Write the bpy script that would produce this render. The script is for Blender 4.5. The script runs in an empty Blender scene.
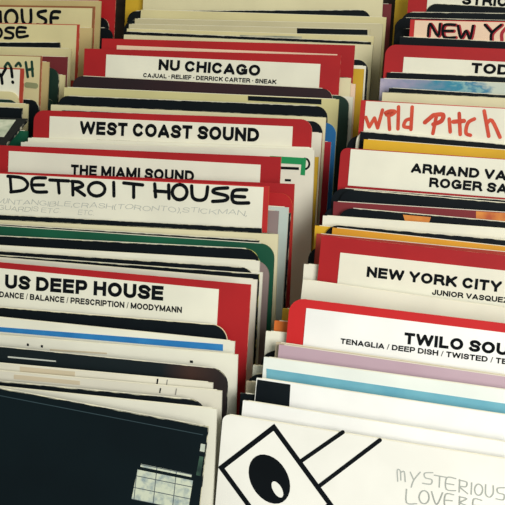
import bpy, bmesh, math, random
from mathutils import Matrix, Vector

# ------------------------------------------------------------------ measured table (metres)
LEAN=0.568533; RYAW=0.024233; GAP=0.04495; Z0=0.740; HD=0.345
CAM={'loc': [0.55125, -0.8559, 1.55637], 'r': [0.961336, 0.257709, -0.097058], 'u': [-0.07575, 0.586325, 0.806527], 'w': [-0.264756, 0.767991, -0.583176], 'f': 1052.771}
FLAT={'c': [-0.0208, 0.0838, 1.0046], 'patch': [[-0.071, -0.0069], [-0.0131, -0.0042], [-0.0095, -0.0426], [-0.0772, -0.0434]]}
ITEMS=[
{'k':'D','c':'T','m':'red','l':'red divider,farthest back in the left bin,top left corner','o':[-0.3415,0.2042,0.7411],'r':0.0,'W':0.315,'H':0.3415},
{'k':'S','c':'T','m':'black','l':'black round-cornered sleeve behind the tan one in the left bin','o':[-0.3486,0.2007,0.7416],'r':0.0,'W':0.315,'H':0.3111,'cr':0.013},
{'k':'S','c':'T','m':'black','l':'low black round-cornered sleeve showing right of the HOUSE divider','o':[-0.3407,0.1969,0.7416],'r':0.0,'W':0.315,'H':0.2989,'cr':0.013},
{'k':'S','c':'T','m':'tan','l':'tan record sleeve just behind the HOUSE divider','o':[-0.3585,0.1931,0.7416],'r':0.0,'W':0.315,'H':0.3359},
{'k':'D','c':'T','m':'tandiv','l':'white divider hand-lettered HOUSE with a brown edge','o':[-0.3535,0.1581,0.7411],'r':0.0,'W':0.315,'H':0.3433,'card':[0.01,0.3115,0.3408,0.3408,0.07,'paperyellow'],'s':[['ink',0.0045,[['l',(0.1673,0.3353),(0.168,0.3166)],['l',(0.1771,0.3341),(0.1786,0.3168)],['l',(0.1676,0.3259),(0.1767,0.3261)],['c',(0.2028,0.3265),(0.2023,0.3225),(0.2006,0.3191),(0.1977,0.3169),(0.1944,0.316),(0.1909,0.3167),(0.1879,0.3189),(0.1858,0.3223),(0.1849,0.3262),(0.1854,0.3302),(0.1872,0.3336),(0.1901,0.3359),(0.1935,0.3367),(0.1969,0.336),(0.1999,0.3338),(0.202,0.3305)],['l',(0.2091,0.3372),(0.2112,0.3227),(0.2174,0.3175),(0.2231,0.3216),(0.2224,0.3374)],['l',(0.2445,0.3364),(0.2343,0.3343),(0.2345,0.3297),(0.245,0.3246),(0.2424,0.3179),(0.2321,0.3178)],['l',(0.265,0.3354),(0.2534,0.3339),(0.2542,0.3155),(0.2659,0.3157)],['l',(0.2537,0.3274),(0.2624,0.3275)]]]]},
{'k':'S','c':'T','m':'tan','l':'tan sleeve between the two hand-lettered HOUSE dividers','o':[-0.355,0.1546,0.7416],'r':0.0,'W':0.315,'H':0.3163},
{'k':'D','c':'T','m':'reddiv2','l':'white divider with red right edge hand-lettered OSE at its end','o':[-0.3543,0.1072,0.7411],'r':0.0,'W':0.315,'H':0.341,'card':[0.01,0.3115,0.34,0.34,0.07,'paperyellow'],'s':[['ink',0.00377,[['c',(0.2053,0.3281),(0.2049,0.3256),(0.2034,0.3235),(0.2011,0.322),(0.1983,0.3215),(0.1955,0.3219),(0.1931,0.3232),(0.1914,0.3253),(0.1908,0.3278),(0.1912,0.3303),(0.1927,0.3324),(0.195,0.3338),(0.1978,0.3344),(0.2006,0.3339),(0.203,0.3326),(0.2047,0.3305)],['l',(0.2224,0.3348),(0.2138,0.3347),(0.211,0.3308),(0.2213,0.3271),(0.2201,0.3219),(0.21,0.3217)],['l',(0.2397,0.3352),(0.2282,0.335),(0.2287,0.3234),(0.243,0.325)],['l',(0.2284,0.3298),(0.2385,0.33)]]]]},
{'k':'S','c':'T','m':'black','l':'thin black sleeve in front of the OSE divider','o':[-0.3718,0.1037,0.7416],'r':0.02269,'W':0.315,'H':0.3116},
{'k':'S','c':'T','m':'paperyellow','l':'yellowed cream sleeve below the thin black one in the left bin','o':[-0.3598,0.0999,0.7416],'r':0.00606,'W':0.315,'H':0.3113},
{'k':'S','c':'T','m':'maroon','l':'maroon record sleeve in the left bin beside the dark green one','o':[-0.3556,0.0759,0.7416],'r':0.0,'W':0.315,'H':0.3131,'rim':'cream'},
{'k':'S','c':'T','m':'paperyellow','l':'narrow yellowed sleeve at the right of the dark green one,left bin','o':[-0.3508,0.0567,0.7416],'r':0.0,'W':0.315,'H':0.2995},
{'k':'S','c':'T','m':'dkgreen','l':'dark green round-cornered sleeve in the left bin behind the narrow tan one','o':[-0.3577,0.0529,0.7416],'r':0.0,'W':0.315,'H':0.3096,'cr':0.013},
{'k':'S','c':'T','m':'dkgreen','l':'low dark green sleeve at the right end of the left bin','o':[-0.3584,0.0491,0.7416],'r':0.0,'W':0.315,'H':0.2732,'cr':0.013},
{'k':'S','c':'T','m':'tan','l':'narrow tan sleeve just right of the divider lettered H','o':[-0.3685,0.0453,0.7416],'r':0.0,'W':0.315,'H':0.3201},
{'k':'D','c':'T','m':'tandiv','l':'white divider hand-lettered in green ending with H','o':[-0.363,0.0096,0.7411],'r':0.0,'W':0.315,'H':0.3437,'card':[0.01,0.313,0.3427,0.3427,0.07,'paperyellow'],'s':[['inkgreen',0.00349,[['l',(0.294,0.3354),(0.2975,0.318)],['l',(0.302,0.3362),(0.3041,0.3194)],['l',(0.2957,0.3264),(0.3037,0.3278)],['l',(0.2659,0.3292),(0.2698,0.3341),(0.274,0.3294)],['l',(0.2807,0.3308),(0.2846,0.3345),(0.2875,0.331)]]],['smudge',0.0067,[['l',(0.2965,0.3084),(0.3086,0.3076)]]]]},
{'k':'S','c':'T','m':'black','l':'black round-cornered sleeve right of the red edge of the Y! divider','o':[-0.3519,-0.0178,0.7416],'r':0.0,'W':0.315,'H':0.3038,'cr':0.013},
{'k':'D','c':'T','m':'reddiv2','l':'white divider with orange-red edge hand-lettered Y!','o':[-0.3722,-0.0219,0.7411],'r':0.0,'W':0.315,'H':0.3426,'card':[0.01,0.31,0.3411,0.3411,0.07,'paper'],'s':[['ink',0.00383,[['l',(0.2913,0.3419),(0.2857,0.3323)],['l',(0.2857,0.3329),(0.2874,0.324)],['l',(0.278,0.341),(0.285,0.3329)],['l',(0.2985,0.3421),(0.3003,0.3322)],['l',(0.3009,0.3263),(0.3015,0.3256)]]]]},
{'k':'S','c':'T','m':'paperyellow','l':'yellowed cream sleeve directly in front of the Y! divider','o':[-0.3759,-0.0254,0.7416],'r':0.0,'W':0.315,'H':0.3159,'cr':0.013},
{'k':'S','c':'T','m':'dkgreen','l':'dark green round-cornered sleeve in front of the Y! divider,nearest the flat black one','o':[-0.37,-0.0389,0.7416],'r':0.0,'W':0.315,'H':0.3131,'cr':0.013},
{'k':'S','c':'T','m':'paperyellow','l':'low yellowed sleeve corner right of the dark green one,front of left bin','o':[-0.3536,-0.0475,0.7416],'r':0.0,'W':0.315,'H':0.3131},
{'k':'S','c':'T','m':'black','l':'black sleeve at the front of the left bin beside the flat-lying black record','o':[-0.3567,-0.0574,0.7416],'r':0.0,'W':0.315,'H':0.3131},
{'k':'S','c':'T','m':'green2','l':'green sleeve end showing between the flat-lying black record and WEST COAST SOUND','o':[-0.3259,-0.1082,0.7416],'r':0.0,'W':0.315,'H':0.3131},
{'k':'S','c':'L','m':'yellow','l':'dull yellow sleeve at the very back of the middle bin','o':[-0.0371,0.2751,0.7416],'r':0.0,'W':0.315,'H':0.3131},
{'k':'S','c':'L','m':'maroon','l':'maroon sleeve peeking out right at the back of the middle bin','o':[0.0234,0.263,0.7416],'r':0.0,'W':0.315,'H':0.309},
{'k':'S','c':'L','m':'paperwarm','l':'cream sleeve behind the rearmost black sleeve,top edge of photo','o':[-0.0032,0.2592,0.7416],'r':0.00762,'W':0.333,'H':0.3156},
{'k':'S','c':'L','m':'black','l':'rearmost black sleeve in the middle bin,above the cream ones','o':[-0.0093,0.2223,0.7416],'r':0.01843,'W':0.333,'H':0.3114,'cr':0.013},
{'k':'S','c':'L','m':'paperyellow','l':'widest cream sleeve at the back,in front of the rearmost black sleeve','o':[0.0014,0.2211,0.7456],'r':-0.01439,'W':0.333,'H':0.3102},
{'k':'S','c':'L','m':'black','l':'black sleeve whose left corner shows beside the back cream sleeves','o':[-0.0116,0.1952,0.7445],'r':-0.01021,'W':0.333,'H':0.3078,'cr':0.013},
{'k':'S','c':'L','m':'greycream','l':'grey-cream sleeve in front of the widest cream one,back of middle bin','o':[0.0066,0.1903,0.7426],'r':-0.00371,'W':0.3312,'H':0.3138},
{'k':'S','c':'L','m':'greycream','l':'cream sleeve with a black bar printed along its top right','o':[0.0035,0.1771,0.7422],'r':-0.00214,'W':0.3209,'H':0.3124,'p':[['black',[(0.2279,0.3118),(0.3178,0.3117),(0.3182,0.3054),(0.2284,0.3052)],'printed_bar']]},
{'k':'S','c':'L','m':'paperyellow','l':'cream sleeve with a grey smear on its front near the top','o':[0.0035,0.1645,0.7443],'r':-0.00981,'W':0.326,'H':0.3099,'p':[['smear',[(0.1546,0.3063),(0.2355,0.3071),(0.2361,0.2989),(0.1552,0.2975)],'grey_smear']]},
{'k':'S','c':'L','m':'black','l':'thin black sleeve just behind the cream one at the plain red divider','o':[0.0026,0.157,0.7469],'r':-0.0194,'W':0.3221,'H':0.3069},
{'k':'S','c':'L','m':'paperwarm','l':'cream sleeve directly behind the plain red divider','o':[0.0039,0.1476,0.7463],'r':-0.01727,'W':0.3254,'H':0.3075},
{'k':'S','c':'L','m':'black','l':'black sleeve with rounded corner right of the plain red divider','o':[0.0231,0.0907,0.7416],'r':0.0,'W':0.315,'H':0.3131,'cr':0.013},
{'k':'S','c':'L','m':'paper','l':'cream sleeve edge between the yellow and black sleeves,right of red divider','o':[0.0229,0.0751,0.7416],'r':0.0,'W':0.315,'H':0.3131},
{'k':'S','c':'L','m':'yellow','l':'bright yellow sleeve right of the two back red dividers','o':[0.022,0.0673,0.7416],'r':0.0,'W':0.315,'H':0.3131},
{'k':'D','c':'L','m':'red','l':'plain red divider with only its title strip showing,behind the NU CHICAGO one','o':[0.0088,0.0622,0.7418],'r':-0.00285,'W':0.3158,'H':0.3429,'card':[0.0203,0.2958,0.3351,0.332,0.05,'paperpink']},
{'k':'S','c':'L','m':'paperpink','l':'low pinkish sleeve right of the NU CHICAGO divider','o':[0.0171,0.0417,0.7416],'r':0.0,'W':0.315,'H':0.3075},
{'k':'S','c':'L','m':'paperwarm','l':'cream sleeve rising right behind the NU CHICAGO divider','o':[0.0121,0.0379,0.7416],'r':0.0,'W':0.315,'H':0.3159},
{'k':'D','c':'L','m':'red','l':'red divider with printed title NU CHICAGO','o':[-0.002,0.033,0.7412],'r':-0.00063,'W':0.3165,'H':0.3436,'card':[0.0292,0.2934,0.3371,0.3333,0.062,'paper'],'t':[['NU CHICAGO',0.097,0.3206,0.2227,0.3173,0.0128,'ink',1],['CAJUAL · RELIEF · DERRICK CARTER · SNEAK',0.0781,0.3114,0.2429,0.3088,0.00517,'ink',0.6]]},
{'k':'S','c':'L','m':'paper','l':'cream sleeve edge right of the dark green one,in front of NU CHICAGO','o':[0.0175,0.0272,0.7416],'r':0.0,'W':0.315,'H':0.2996},
{'k':'S','c':'L','m':'dkgreen','l':'very dark green sleeve right behind the maroon one,middle bin','o':[0.014,0.0234,0.7416],'r':0.0,'W':0.315,'H':0.3024,'cr':0.013},
{'k':'S','c':'L','m':'darkmaroon','l':'dark maroon sleeve with pale worn edge in front of NU CHICAGO','o':[-0.015,0.0224,0.7459],'r':-0.01607,'W':0.3208,'H':0.3114,'rim':'cream','cr':0.013},
{'k':'S','c':'L','m':'paperkhaki','l':'khaki-cream sleeve with a worn black bar on its right half','o':[-0.0133,-0.0022,0.7433],'r':-0.00614,'W':0.333,'H':0.311,'p':[['black',[(0.2279,0.313),(0.3132,0.3125),(0.3137,0.3045),(0.2284,0.3052)],'printed_bar']]},
{'k':'S','c':'L','m':'black','l':'black round-cornered sleeve with worn top,in front of the khaki one','o':[-0.0107,-0.0241,0.7418],'r':-0.0009,'W':0.3239,'H':0.3128,'cr':0.013},
{'k':'S','c':'L','m':'blue','l':'blue sleeve standing out right of the WEST COAST SOUND divider','o':[0.0123,-0.0432,0.7416],'r':0.0,'W':0.315,'H':0.3047,'rim':'ltblue','cr':0.013},
{'k':'S','c':'L','m':'red2','l':'low red sleeve below the blue one in the middle bin','o':[0.0082,-0.047,0.7416],'r':0.0,'W':0.315,'H':0.286,'rim':'ltblue'},
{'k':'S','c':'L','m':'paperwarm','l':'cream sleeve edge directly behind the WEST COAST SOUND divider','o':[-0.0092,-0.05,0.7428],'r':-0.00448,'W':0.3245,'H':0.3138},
{'k':'S','c':'L','m':'black','l':'black round-cornered sleeve right behind WEST COAST SOUND','o':[0.0,-0.0582,0.7416],'r':0.0,'W':0.315,'H':0.3131,'cr':0.013},
{'k':'S','c':'L','m':'paper','l':'low cream sleeve with an orange corner right of WEST COAST SOUND','o':[0.0041,-0.0825,0.7416],'r':0.0,'W':0.315,'H':0.3131,'rim':'orange'},
{'k':'S','c':'L','m':'yellow','l':'thin yellow sleeve right of the cream one with the green sticker','o':[0.0082,-0.1174,0.7416],'r':0.0,'W':0.315,'H':0.3061},
{'k':'D','c':'L','m':'red','l':'red divider with printed title WEST COAST SOUND','o':[0.0047,-0.1215,0.7411],'r':0.00893,'W':0.3136,'H':0.3437,'cr':0.012,'card':[0.0196,0.2935,0.3376,0.3359,0.062,'paper'],'t':[['WEST COAST SOUND',0.0561,0.3193,0.2582,0.3187,0.01425,'ink',1]],'s':[['ink',0.00152,[['l',(0.0763,0.3135),(0.0892,0.3134)],['l',(0.091,0.3135),(0.1147,0.3137)],['l',(0.1216,0.3136),(0.1251,0.3137)],['l',(0.132,0.3136),(0.1468,0.3137)],['l',(0.1502,0.3137),(0.1783,0.3139)],['l',(0.185,0.3138),(0.1984,0.3139)],['l',(0.2017,0.3139),(0.2193,0.3141)]]]]},
{'k':'S','c':'L','m':'paper','l':'plain cream sleeve right in front of WEST COAST SOUND','o':[0.0022,-0.125,0.7416],'r':0.01507,'W':0.3209,'H':0.3144},
{'k':'S','c':'L','m':'paper','l':'cream sleeve with a green sticker at its top right corner','o':[-0.0004,-0.1322,0.7416],'r':0.02323,'W':0.3291,'H':0.3132,'s':[['ink',0.00208,[['l',(0.319,0.3043),(0.3222,0.3034),(0.3242,0.2999),(0.3236,0.296),(0.321,0.2937)]]]],'p':[['green',[(0.2827,0.306),(0.3164,0.305),(0.3167,0.2981),(0.283,0.2989)],'green_sticker'],['green',[(0.3164,0.305),(0.3209,0.3047),(0.3202,0.2871),(0.3155,0.2875)],'sticker_fold'],['ink',[(0.2831,0.2956),(0.3136,0.2953),(0.3138,0.2925),(0.2832,0.2928)],'printed_line'],['ink',[(0.2994,0.2829),(0.3057,0.2829),(0.3058,0.2805),(0.2995,0.2805)],'printed_mark']]},
{'k':'D','c':'L','m':'red','l':'red divider with printed title THE MIAMI SOUND','o':[-0.0074,-0.1986,0.7411],'r':0.01146,'W':0.3123,'H':0.3438,'card':[0.0199,0.2923,0.3383,0.3354,0.062,'paper'],'t':[['THE MIAMI SOUND',0.0913,0.3163,0.2246,0.3157,0.01103,'ink',1]]},
{'k':'D','c':'L','m':'red','l':'red divider with orange worn top edge,directly behind the DETROIT HOUSE one','o':[0.0069,-0.2364,0.7411],'r':0.01752,'W':0.3225,'H':0.3372,'rim':'orange'},
{'k':'D','c':'L','m':'red','l':'shorter red divider with rounded orange corner,second behind DETROIT HOUSE','o':[0.0083,-0.2402,0.7411],'r':0.0,'W':0.315,'H':0.3355,'rim':'orange','cr':0.012},
{'k':'S','c':'L','m':'black','l':'black sleeve edge between the red divider and the white thick sleeve','o':[0.0078,-0.2437,0.7416],'r':0.0,'W':0.315,'H':0.3192},
{'k':'S','c':'L','m':'greyteal','l':'white-grey sleeve right of the DETROIT HOUSE divider,tall pale strip','o':[0.0063,-0.2475,0.7416],'r':0.0,'W':0.315,'H':0.3263,'rim':'paper'},
{'k':'S','c':'L','m':'pinkgrey','l':'pinkish grey sleeve peeking right of the DETROIT HOUSE divider','o':[-0.0022,-0.2513,0.7416],'r':0.0,'W':0.315,'H':0.3246},
{'k':'D','c':'L','m':'reddiv','l':'white divider hand-lettered DETROIT HOUSE with thin red right margin','o':[0.0023,-0.2554,0.7411],'r':0.00962,'W':0.3042,'H':0.3468,'rim':'orange','card':[0.006,0.2992,0.3456,0.3456,0.07,'paper'],'t':[['M,INTANGIBLE,CRASH(TORONTO),STICKMAN,',0.0234,0.316,0.2844,0.3185,0.00479,'pencil',0],['GUARDIS ETC.',0.0258,0.3093,0.0947,0.31,0.00469,'pencil',0],['ETC.',0.1129,0.3093,0.1299,0.3093,0.00484,'pencil',0]],'s':[['ink',0.00341,[['l',(0.0385,0.3429),(0.0401,0.329)],['l',(0.0358,0.3434),(0.0512,0.3425),(0.058,0.3369),(0.0538,0.3307),(0.0396,0.328)],['l',(0.0773,0.3437),(0.0632,0.342),(0.0647,0.3303),(0.0789,0.33)],['l',(0.0645,0.3362),(0.0754,0.3367)],['l',(0.0817,0.3419),(0.1021,0.3419)],['l',(0.0908,0.3414),(0.0923,0.3297)],['l',(0.1063,0.3417),(0.1071,0.3285)],['l',(0.1053,0.3416),(0.1138,0.3412),(0.1171,0.3378),(0.1077,0.3344)],['l',(0.1098,0.3345),(0.1196,0.3287)],['c',(0.1407,0.3358),(0.1401,0.3332),(0.1383,0.331),(0.1356,0.3294),(0.1322,0.3287),(0.1289,0.3291),(0.126,0.3304),(0.124,0.3324),(0.1232,0.3349),(0.1238,0.3375),(0.1256,0.3397),(0.1284,0.3413),(0.1317,0.3419),(0.1351,0.3416),(0.1379,0.3403),(0.1399,0.3383)],['l',(0.1495,0.3428),(0.1503,0.3298)],['l',(0.1599,0.3428),(0.1795,0.3418)],['l',(0.1702,0.3423),(0.1708,0.3294)],['l',(0.1917,0.3434),(0.1932,0.3311)],['l',(0.2059,0.3431),(0.2068,0.3303)],['l',(0.192,0.3367),(0.2062,0.3365)],['c',(0.2247,0.3371),(0.2242,0.3344),(0.2228,0.332),(0.2204,0.3303),(0.2176,0.3296),(0.2147,0.33),(0.2122,0.3314),(0.2105,0.3337),(0.2098,0.3364),(0.2103,0.3392),(0.2118,0.3416),(0.2141,0.3433),(0.217,0.344),(0.2198,0.3436),(0.2223,0.3421),(0.224,0.3399)],['l',(0.229,0.3433),(0.2305,0.333),(0.2366,0.3302),(0.2434,0.3327),(0.2449,0.3432)],['l',(0.2646,0.3432),(0.2529,0.3417),(0.2511,0.3383),(0.264,0.3357),(0.2632,0.3316),(0.2505,0.3298)],['l',(0.2832,0.3423),(0.2706,0.3407),(0.2711,0.3304),(0.2857,0.3303)],['l',(0.2709,0.3358),(0.2816,0.3357)]]]]},
{'k':'S','c':'L','m':'black','l':'black sleeve directly in front of the DETROIT HOUSE divider','o':[-0.0092,-0.261,0.7416],'r':0.02005,'W':0.315,'H':0.3069},
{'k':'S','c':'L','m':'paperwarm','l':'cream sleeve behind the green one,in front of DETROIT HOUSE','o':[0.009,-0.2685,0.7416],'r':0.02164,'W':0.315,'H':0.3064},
{'k':'S','c':'L','m':'black','l':'thin black sleeve between the cream and the green sleeve','o':[-0.0086,-0.2802,0.7416],'r':0.01328,'W':0.315,'H':0.309},
{'k':'S','c':'L','m':'green2','l':'green round-cornered record sleeve in the middle bin','o':[0.0058,-0.2845,0.7416],'r':0.00909,'W':0.315,'H':0.3103,'cr':0.013},
{'k':'S','c':'L','m':'pinkgrey','l':'pinkish grey round-cornered sleeve in front of the green one','o':[0.0015,-0.2947,0.7416],'r':0.0,'W':0.315,'H':0.3032,'cr':0.013},
{'k':'S','c':'L','m':'black','l':'black round-cornered sleeve with yellowed worn edge,in front of the green one','o':[0.0003,-0.2985,0.7416],'r':0.02542,'W':0.315,'H':0.3081,'rim':'wornyellow','cr':0.013},
{'k':'S','c':'L','m':'paper','l':'white sleeve under the yellow-edged black one,above US DEEP HOUSE','o':[0.0023,-0.3106,0.7416],'r':0.02123,'W':0.315,'H':0.3065},
{'k':'S','c':'L','m':'paper','l':'narrow white sleeve edge showing right behind US DEEP HOUSE','o':[0.0012,-0.3203,0.7416],'r':0.0,'W':0.315,'H':0.3092},
{'k':'S','c':'L','m':'black','l':'black sleeve second behind the US DEEP HOUSE divider','o':[-0.0001,-0.3241,0.7416],'r':0.0154,'W':0.315,'H':0.3099,'cr':0.013},
{'k':'S','c':'L','m':'black','l':'black sleeve with pale green edge just behind US DEEP HOUSE','o':[0.0038,-0.3295,0.7416],'r':0.01146,'W':0.315,'H':0.3095,'rim':'wornyellow'},
{'k':'S','c':'L','m':'paper','l':'cream sleeve whose edge outlines the US DEEP HOUSE divider','o':[0.0005,-0.3374,0.7416],'r':0.0,'W':0.315,'H':0.3131},
{'k':'D','c':'L','m':'red','l':'red divider with printed title US DEEP HOUSE','o':[0.0074,-0.3922,0.7416],'r':-0.00191,'W':0.315,'H':0.3438,'card':[0.0459,0.2878,0.3388,0.3376,0.0415,'paper'],'t':[['US DEEP HOUSE',0.0915,0.3213,0.2395,0.3237,0.01233,'ink',1],['GUIDANCE / BALANCE / PRESCRIPTION / MOODYMANN',0.0748,0.3129,0.2566,0.3148,0.00523,'ink',0.8]]},
{'k':'S','c':'L','m':'black','l':'black round-cornered sleeve directly in front of US DEEP HOUSE','o':[-0.0027,-0.4011,0.7416],'r':0.01666,'W':0.315,'H':0.3079,'rim':'cream','cr':0.013},
{'k':'S','c':'L','m':'paper','l':'cream sleeve with a blue stripe across it','o':[0.0033,-0.419,0.7416],'r':0.00021,'W':0.315,'H':0.313,'p':[['bluestripe',[(0.0467,0.3034),(0.3055,0.3098),(0.3058,0.3044),(0.0468,0.2997)],'blue_stripe']]},
{'k':'S','c':'L','m':'paper','l':'cream sleeve with small dark specks in front of the blue-striped one','o':[0.0174,-0.4342,0.7416],'r':0.02384,'W':0.315,'H':0.3057,'p':[['ink',[(0.1308,0.3009),(0.1326,0.3008),(0.1327,0.2988),(0.1308,0.2988)],'speck'],['ink',[(0.1437,0.3005),(0.1456,0.3005),(0.1456,0.2984),(0.1438,0.2985)],'speck'],['ink',[(0.2755,0.2981),(0.278,0.2981),(0.2781,0.2961),(0.2755,0.2962)],'speck'],['papertan',[(0.1521,0.2978),(0.2034,0.2987),(0.2035,0.2974),(0.1521,0.2964)],'stain']]},
{'k':'S','c':'L','m':'blackbrown','l':'black round-cornered sleeve with a brownish right end,middle bin front','o':[0.0102,-0.4525,0.7416],'r':0.00901,'W':0.315,'H':0.3103,'cr':0.013,'p':[['scratch',[(0.1246,0.3033),(0.1682,0.3037),(0.1682,0.3026),(0.1247,0.3021)],'scratch']]},
{'k':'S','c':'L','m':'papergrey','l':'white sleeve with tan patches in front of the brownish black one','o':[0.0062,-0.4686,0.7416],'r':0.02147,'W':0.315,'H':0.3064,'p':[['papertan',[(0.1509,0.3055),(0.1996,0.3054),(0.1997,0.3003),(0.151,0.301)],'tan_patch'],['ink',[(0.2695,0.3059),(0.2708,0.3058),(0.2701,0.3001),(0.269,0.3001)],'printed_mark'],['greyline',[(0.2778,0.3058),(0.2786,0.3058),(0.2778,0.3),(0.277,0.3)],'printed_mark']]},
{'k':'S','c':'L','m':'papergrey','l':'white sleeve second behind the big dark cover,with tan stains','o':[0.0167,-0.4761,0.7416],'r':0.02472,'W':0.315,'H':0.3054,'p':[['papertan',[(0.1397,0.3036),(0.1976,0.3032),(0.1977,0.3),(0.1397,0.2999)],'tan_patch'],['greyline',[(0.2783,0.3042),(0.2792,0.3042),(0.2784,0.2991),(0.2774,0.2991)],'printed_mark'],['ink',[(0.257,0.2968),(0.2587,0.2968),(0.2576,0.2941),(0.2561,0.2941)],'printed_mark'],['ink',[(0.2651,0.3034),(0.2662,0.3034),(0.2655,0.2995),(0.2646,0.2996)],'printed_mark']]},
{'k':'S','c':'L','m':'black','l':'black sleeve wedged between white ones behind the big dark cover','o':[0.0077,-0.4885,0.7416],'r':0.02345,'W':0.315,'H':0.3058,'cr':0.013},
{'k':'S','c':'L','m':'paper','l':'white sleeve directly behind the big dark front cover','o':[0.0163,-0.4954,0.7416],'r':0.01765,'W':0.315,'H':0.3076},
{'k':'S','c':'L','m':'blackteal','l':'big dark teal-black cover at the front of the middle bin with a track label','o':[-0.0073,-0.5048,0.7566],'r':-0.05661,'W':0.315,'H':0.3136,'p':[['crease',[(0.1096,0.3086),(0.3118,0.3074),(0.3119,0.3069),(0.1097,0.308)],'crease_line'],['trackgrid',[(0.2661,0.2765),(0.3067,0.2763),(0.3064,0.2741),(0.2658,0.2743)],'label_strip'],['trackgrid',[(0.2638,0.2717),(0.308,0.2717),(0.3067,0.2485),(0.2615,0.2483)],'track_label'],['patchgrey',[(0.311,0.3004),(0.3148,0.3004),(0.3144,0.2946),(0.3108,0.2947)],'paper_scrap'],['patchgreen',[(0.311,0.291),(0.3141,0.2909),(0.3134,0.2762),(0.3099,0.2763)],'paper_scrap']]},
{'k':'S','c':'R','m':'yellow','l':'mustard yellow sleeve at the back of the right bin,top edge','o':[0.3365,0.2852,0.7416],'r':0.0,'W':0.315,'H':0.3132},
{'k':'D','c':'R','m':'red','l':'red divider with a cut-off printed title at the top right edge','o':[0.359,0.2333,0.7411],'r':0.0,'W':0.315,'H':0.338,'card':[0.0243,0.295,0.3354,0.3286,0.05,'paper'],'t':[['STRIC',0.0678,0.3225,0.123,0.3209,0.01281,'ink',1]]},
{'k':'S','c':'R','m':'black','l':'black sleeve in front of the topmost red divider of the right bin','o':[0.3743,0.2344,0.7494],'r':-0.02927,'W':0.315,'H':0.3151,'cr':0.013},
{'k':'S','c':'R','m':'black','l':'black sleeve with pale worn edge just behind the NEW YO divider','o':[0.3568,0.2261,0.7416],'r':0.01153,'W':0.315,'H':0.314,'rim':'wornteal','cr':0.013},
{'k':'S','c':'R','m':'black','l':'small black rounded corner below the mustard yellow sleeve,right bin','o':[0.3473,0.2112,0.7416],'r':0.0,'W':0.315,'H':0.3132,'cr':0.013},
{'k':'S','c':'R','m':'black','l':'black round-cornered sleeve end showing left of the NEW YO divider','o':[0.3516,0.1788,0.7416],'r':0.0,'W':0.315,'H':0.3132,'cr':0.013},
{'k':'D','c':'R','m':'reddiv','l':'white divider hand-lettered NEW YO in black and red','o':[0.3758,0.1417,0.7411],'r':0.00605,'W':0.315,'H':0.3402,'card':[0.0055,0.31,0.3392,0.3392,0.07,'paperpink'],'s':[['dkred',0.00405,[['l',(0.0239,0.3209),(0.0252,0.3351),(0.0358,0.3212),(0.037,0.3353)],['l',(0.0547,0.3346),(0.0419,0.3337),(0.0429,0.3202),(0.0559,0.32)],['l',(0.0424,0.3272),(0.053,0.3275)],['l',(0.0583,0.3335),(0.0629,0.3196),(0.0681,0.3279),(0.0735,0.3187),(0.0758,0.3339)],['l',(0.0896,0.3353),(0.0983,0.3263)],['l',(0.1079,0.3358),(0.0983,0.3263),(0.0978,0.3181)],['l',(0.1134,0.3336),(0.1083,0.3265),(0.1089,0.3184)]]],['ink',0.00307,[['l',(0.0224,0.3212),(0.0237,0.3354),(0.0342,0.3215),(0.0355,0.3357)],['l',(0.0532,0.3349),(0.0403,0.334),(0.0414,0.3205),(0.0543,0.3203)],['l',(0.0408,0.3276),(0.0514,0.3278)],['l',(0.0568,0.3338),(0.0614,0.3199),(0.0666,0.3282),(0.072,0.319),(0.0743,0.3342)],['l',(0.088,0.3357),(0.0968,0.3266)],['l',(0.1064,0.3361),(0.0968,0.3266),(0.0963,0.3185)]]]]},
{'k':'S','c':'R','m':'black','l':'black sleeve directly in front of the NEW YO lettering','o':[0.3579,0.1416,0.7461],'r':-0.01715,'W':0.315,'H':0.3152},
{'k':'D','c':'R','m':'red','l':'red round-cornered divider with a short printed title,just below NEW YO','o':[0.3547,0.0651,0.7424],'r':-0.00515,'W':0.315,'H':0.3422,'cr':0.012,'card':[0.0219,0.295,0.3287,0.327,0.06,'paper'],'t':[['TOD',0.0986,0.3141,0.1403,0.3136,0.01146,'ink',1]],'s':[['ink',0.00154,[['l',(0.0925,0.3079),(0.1091,0.308)],['l',(0.1113,0.3078),(0.1201,0.3078)],['l',(0.1256,0.3077),(0.1387,0.3076)]]]]},
{'k':'S','c':'R','m':'black','l':'thin black sleeve touching the blue picture sleeve from behind','o':[0.3613,0.0606,0.7416],'r':0.00195,'W':0.315,'H':0.3132},
{'k':'S','c':'R','m':'bluepic','l':'sleeve with a blurred blue and lavender picture,right bin','o':[0.3575,0.0454,0.7416],'r':0.00565,'W':0.315,'H':0.3131,'rim':'cream'},
{'k':'S','c':'R','m':'black','l':'thin black sleeve directly below the blue picture sleeve','o':[0.3641,0.0261,0.7458],'r':-0.01574,'W':0.315,'H':0.3082},
{'k':'S','c':'R','m':'paperwarm','l':'cream sleeve directly behind the divider lettered in orange brush','o':[0.3637,0.0122,0.7416],'r':0.00076,'W':0.315,'H':0.3131},
{'k':'S','c':'R','m':'black','l':'black round-cornered sleeve at the left end below the orange lettering','o':[0.3403,-0.0659,0.7416],'r':0.0,'W':0.315,'H':0.3039,'rim':'cream','cr':0.013},
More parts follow.
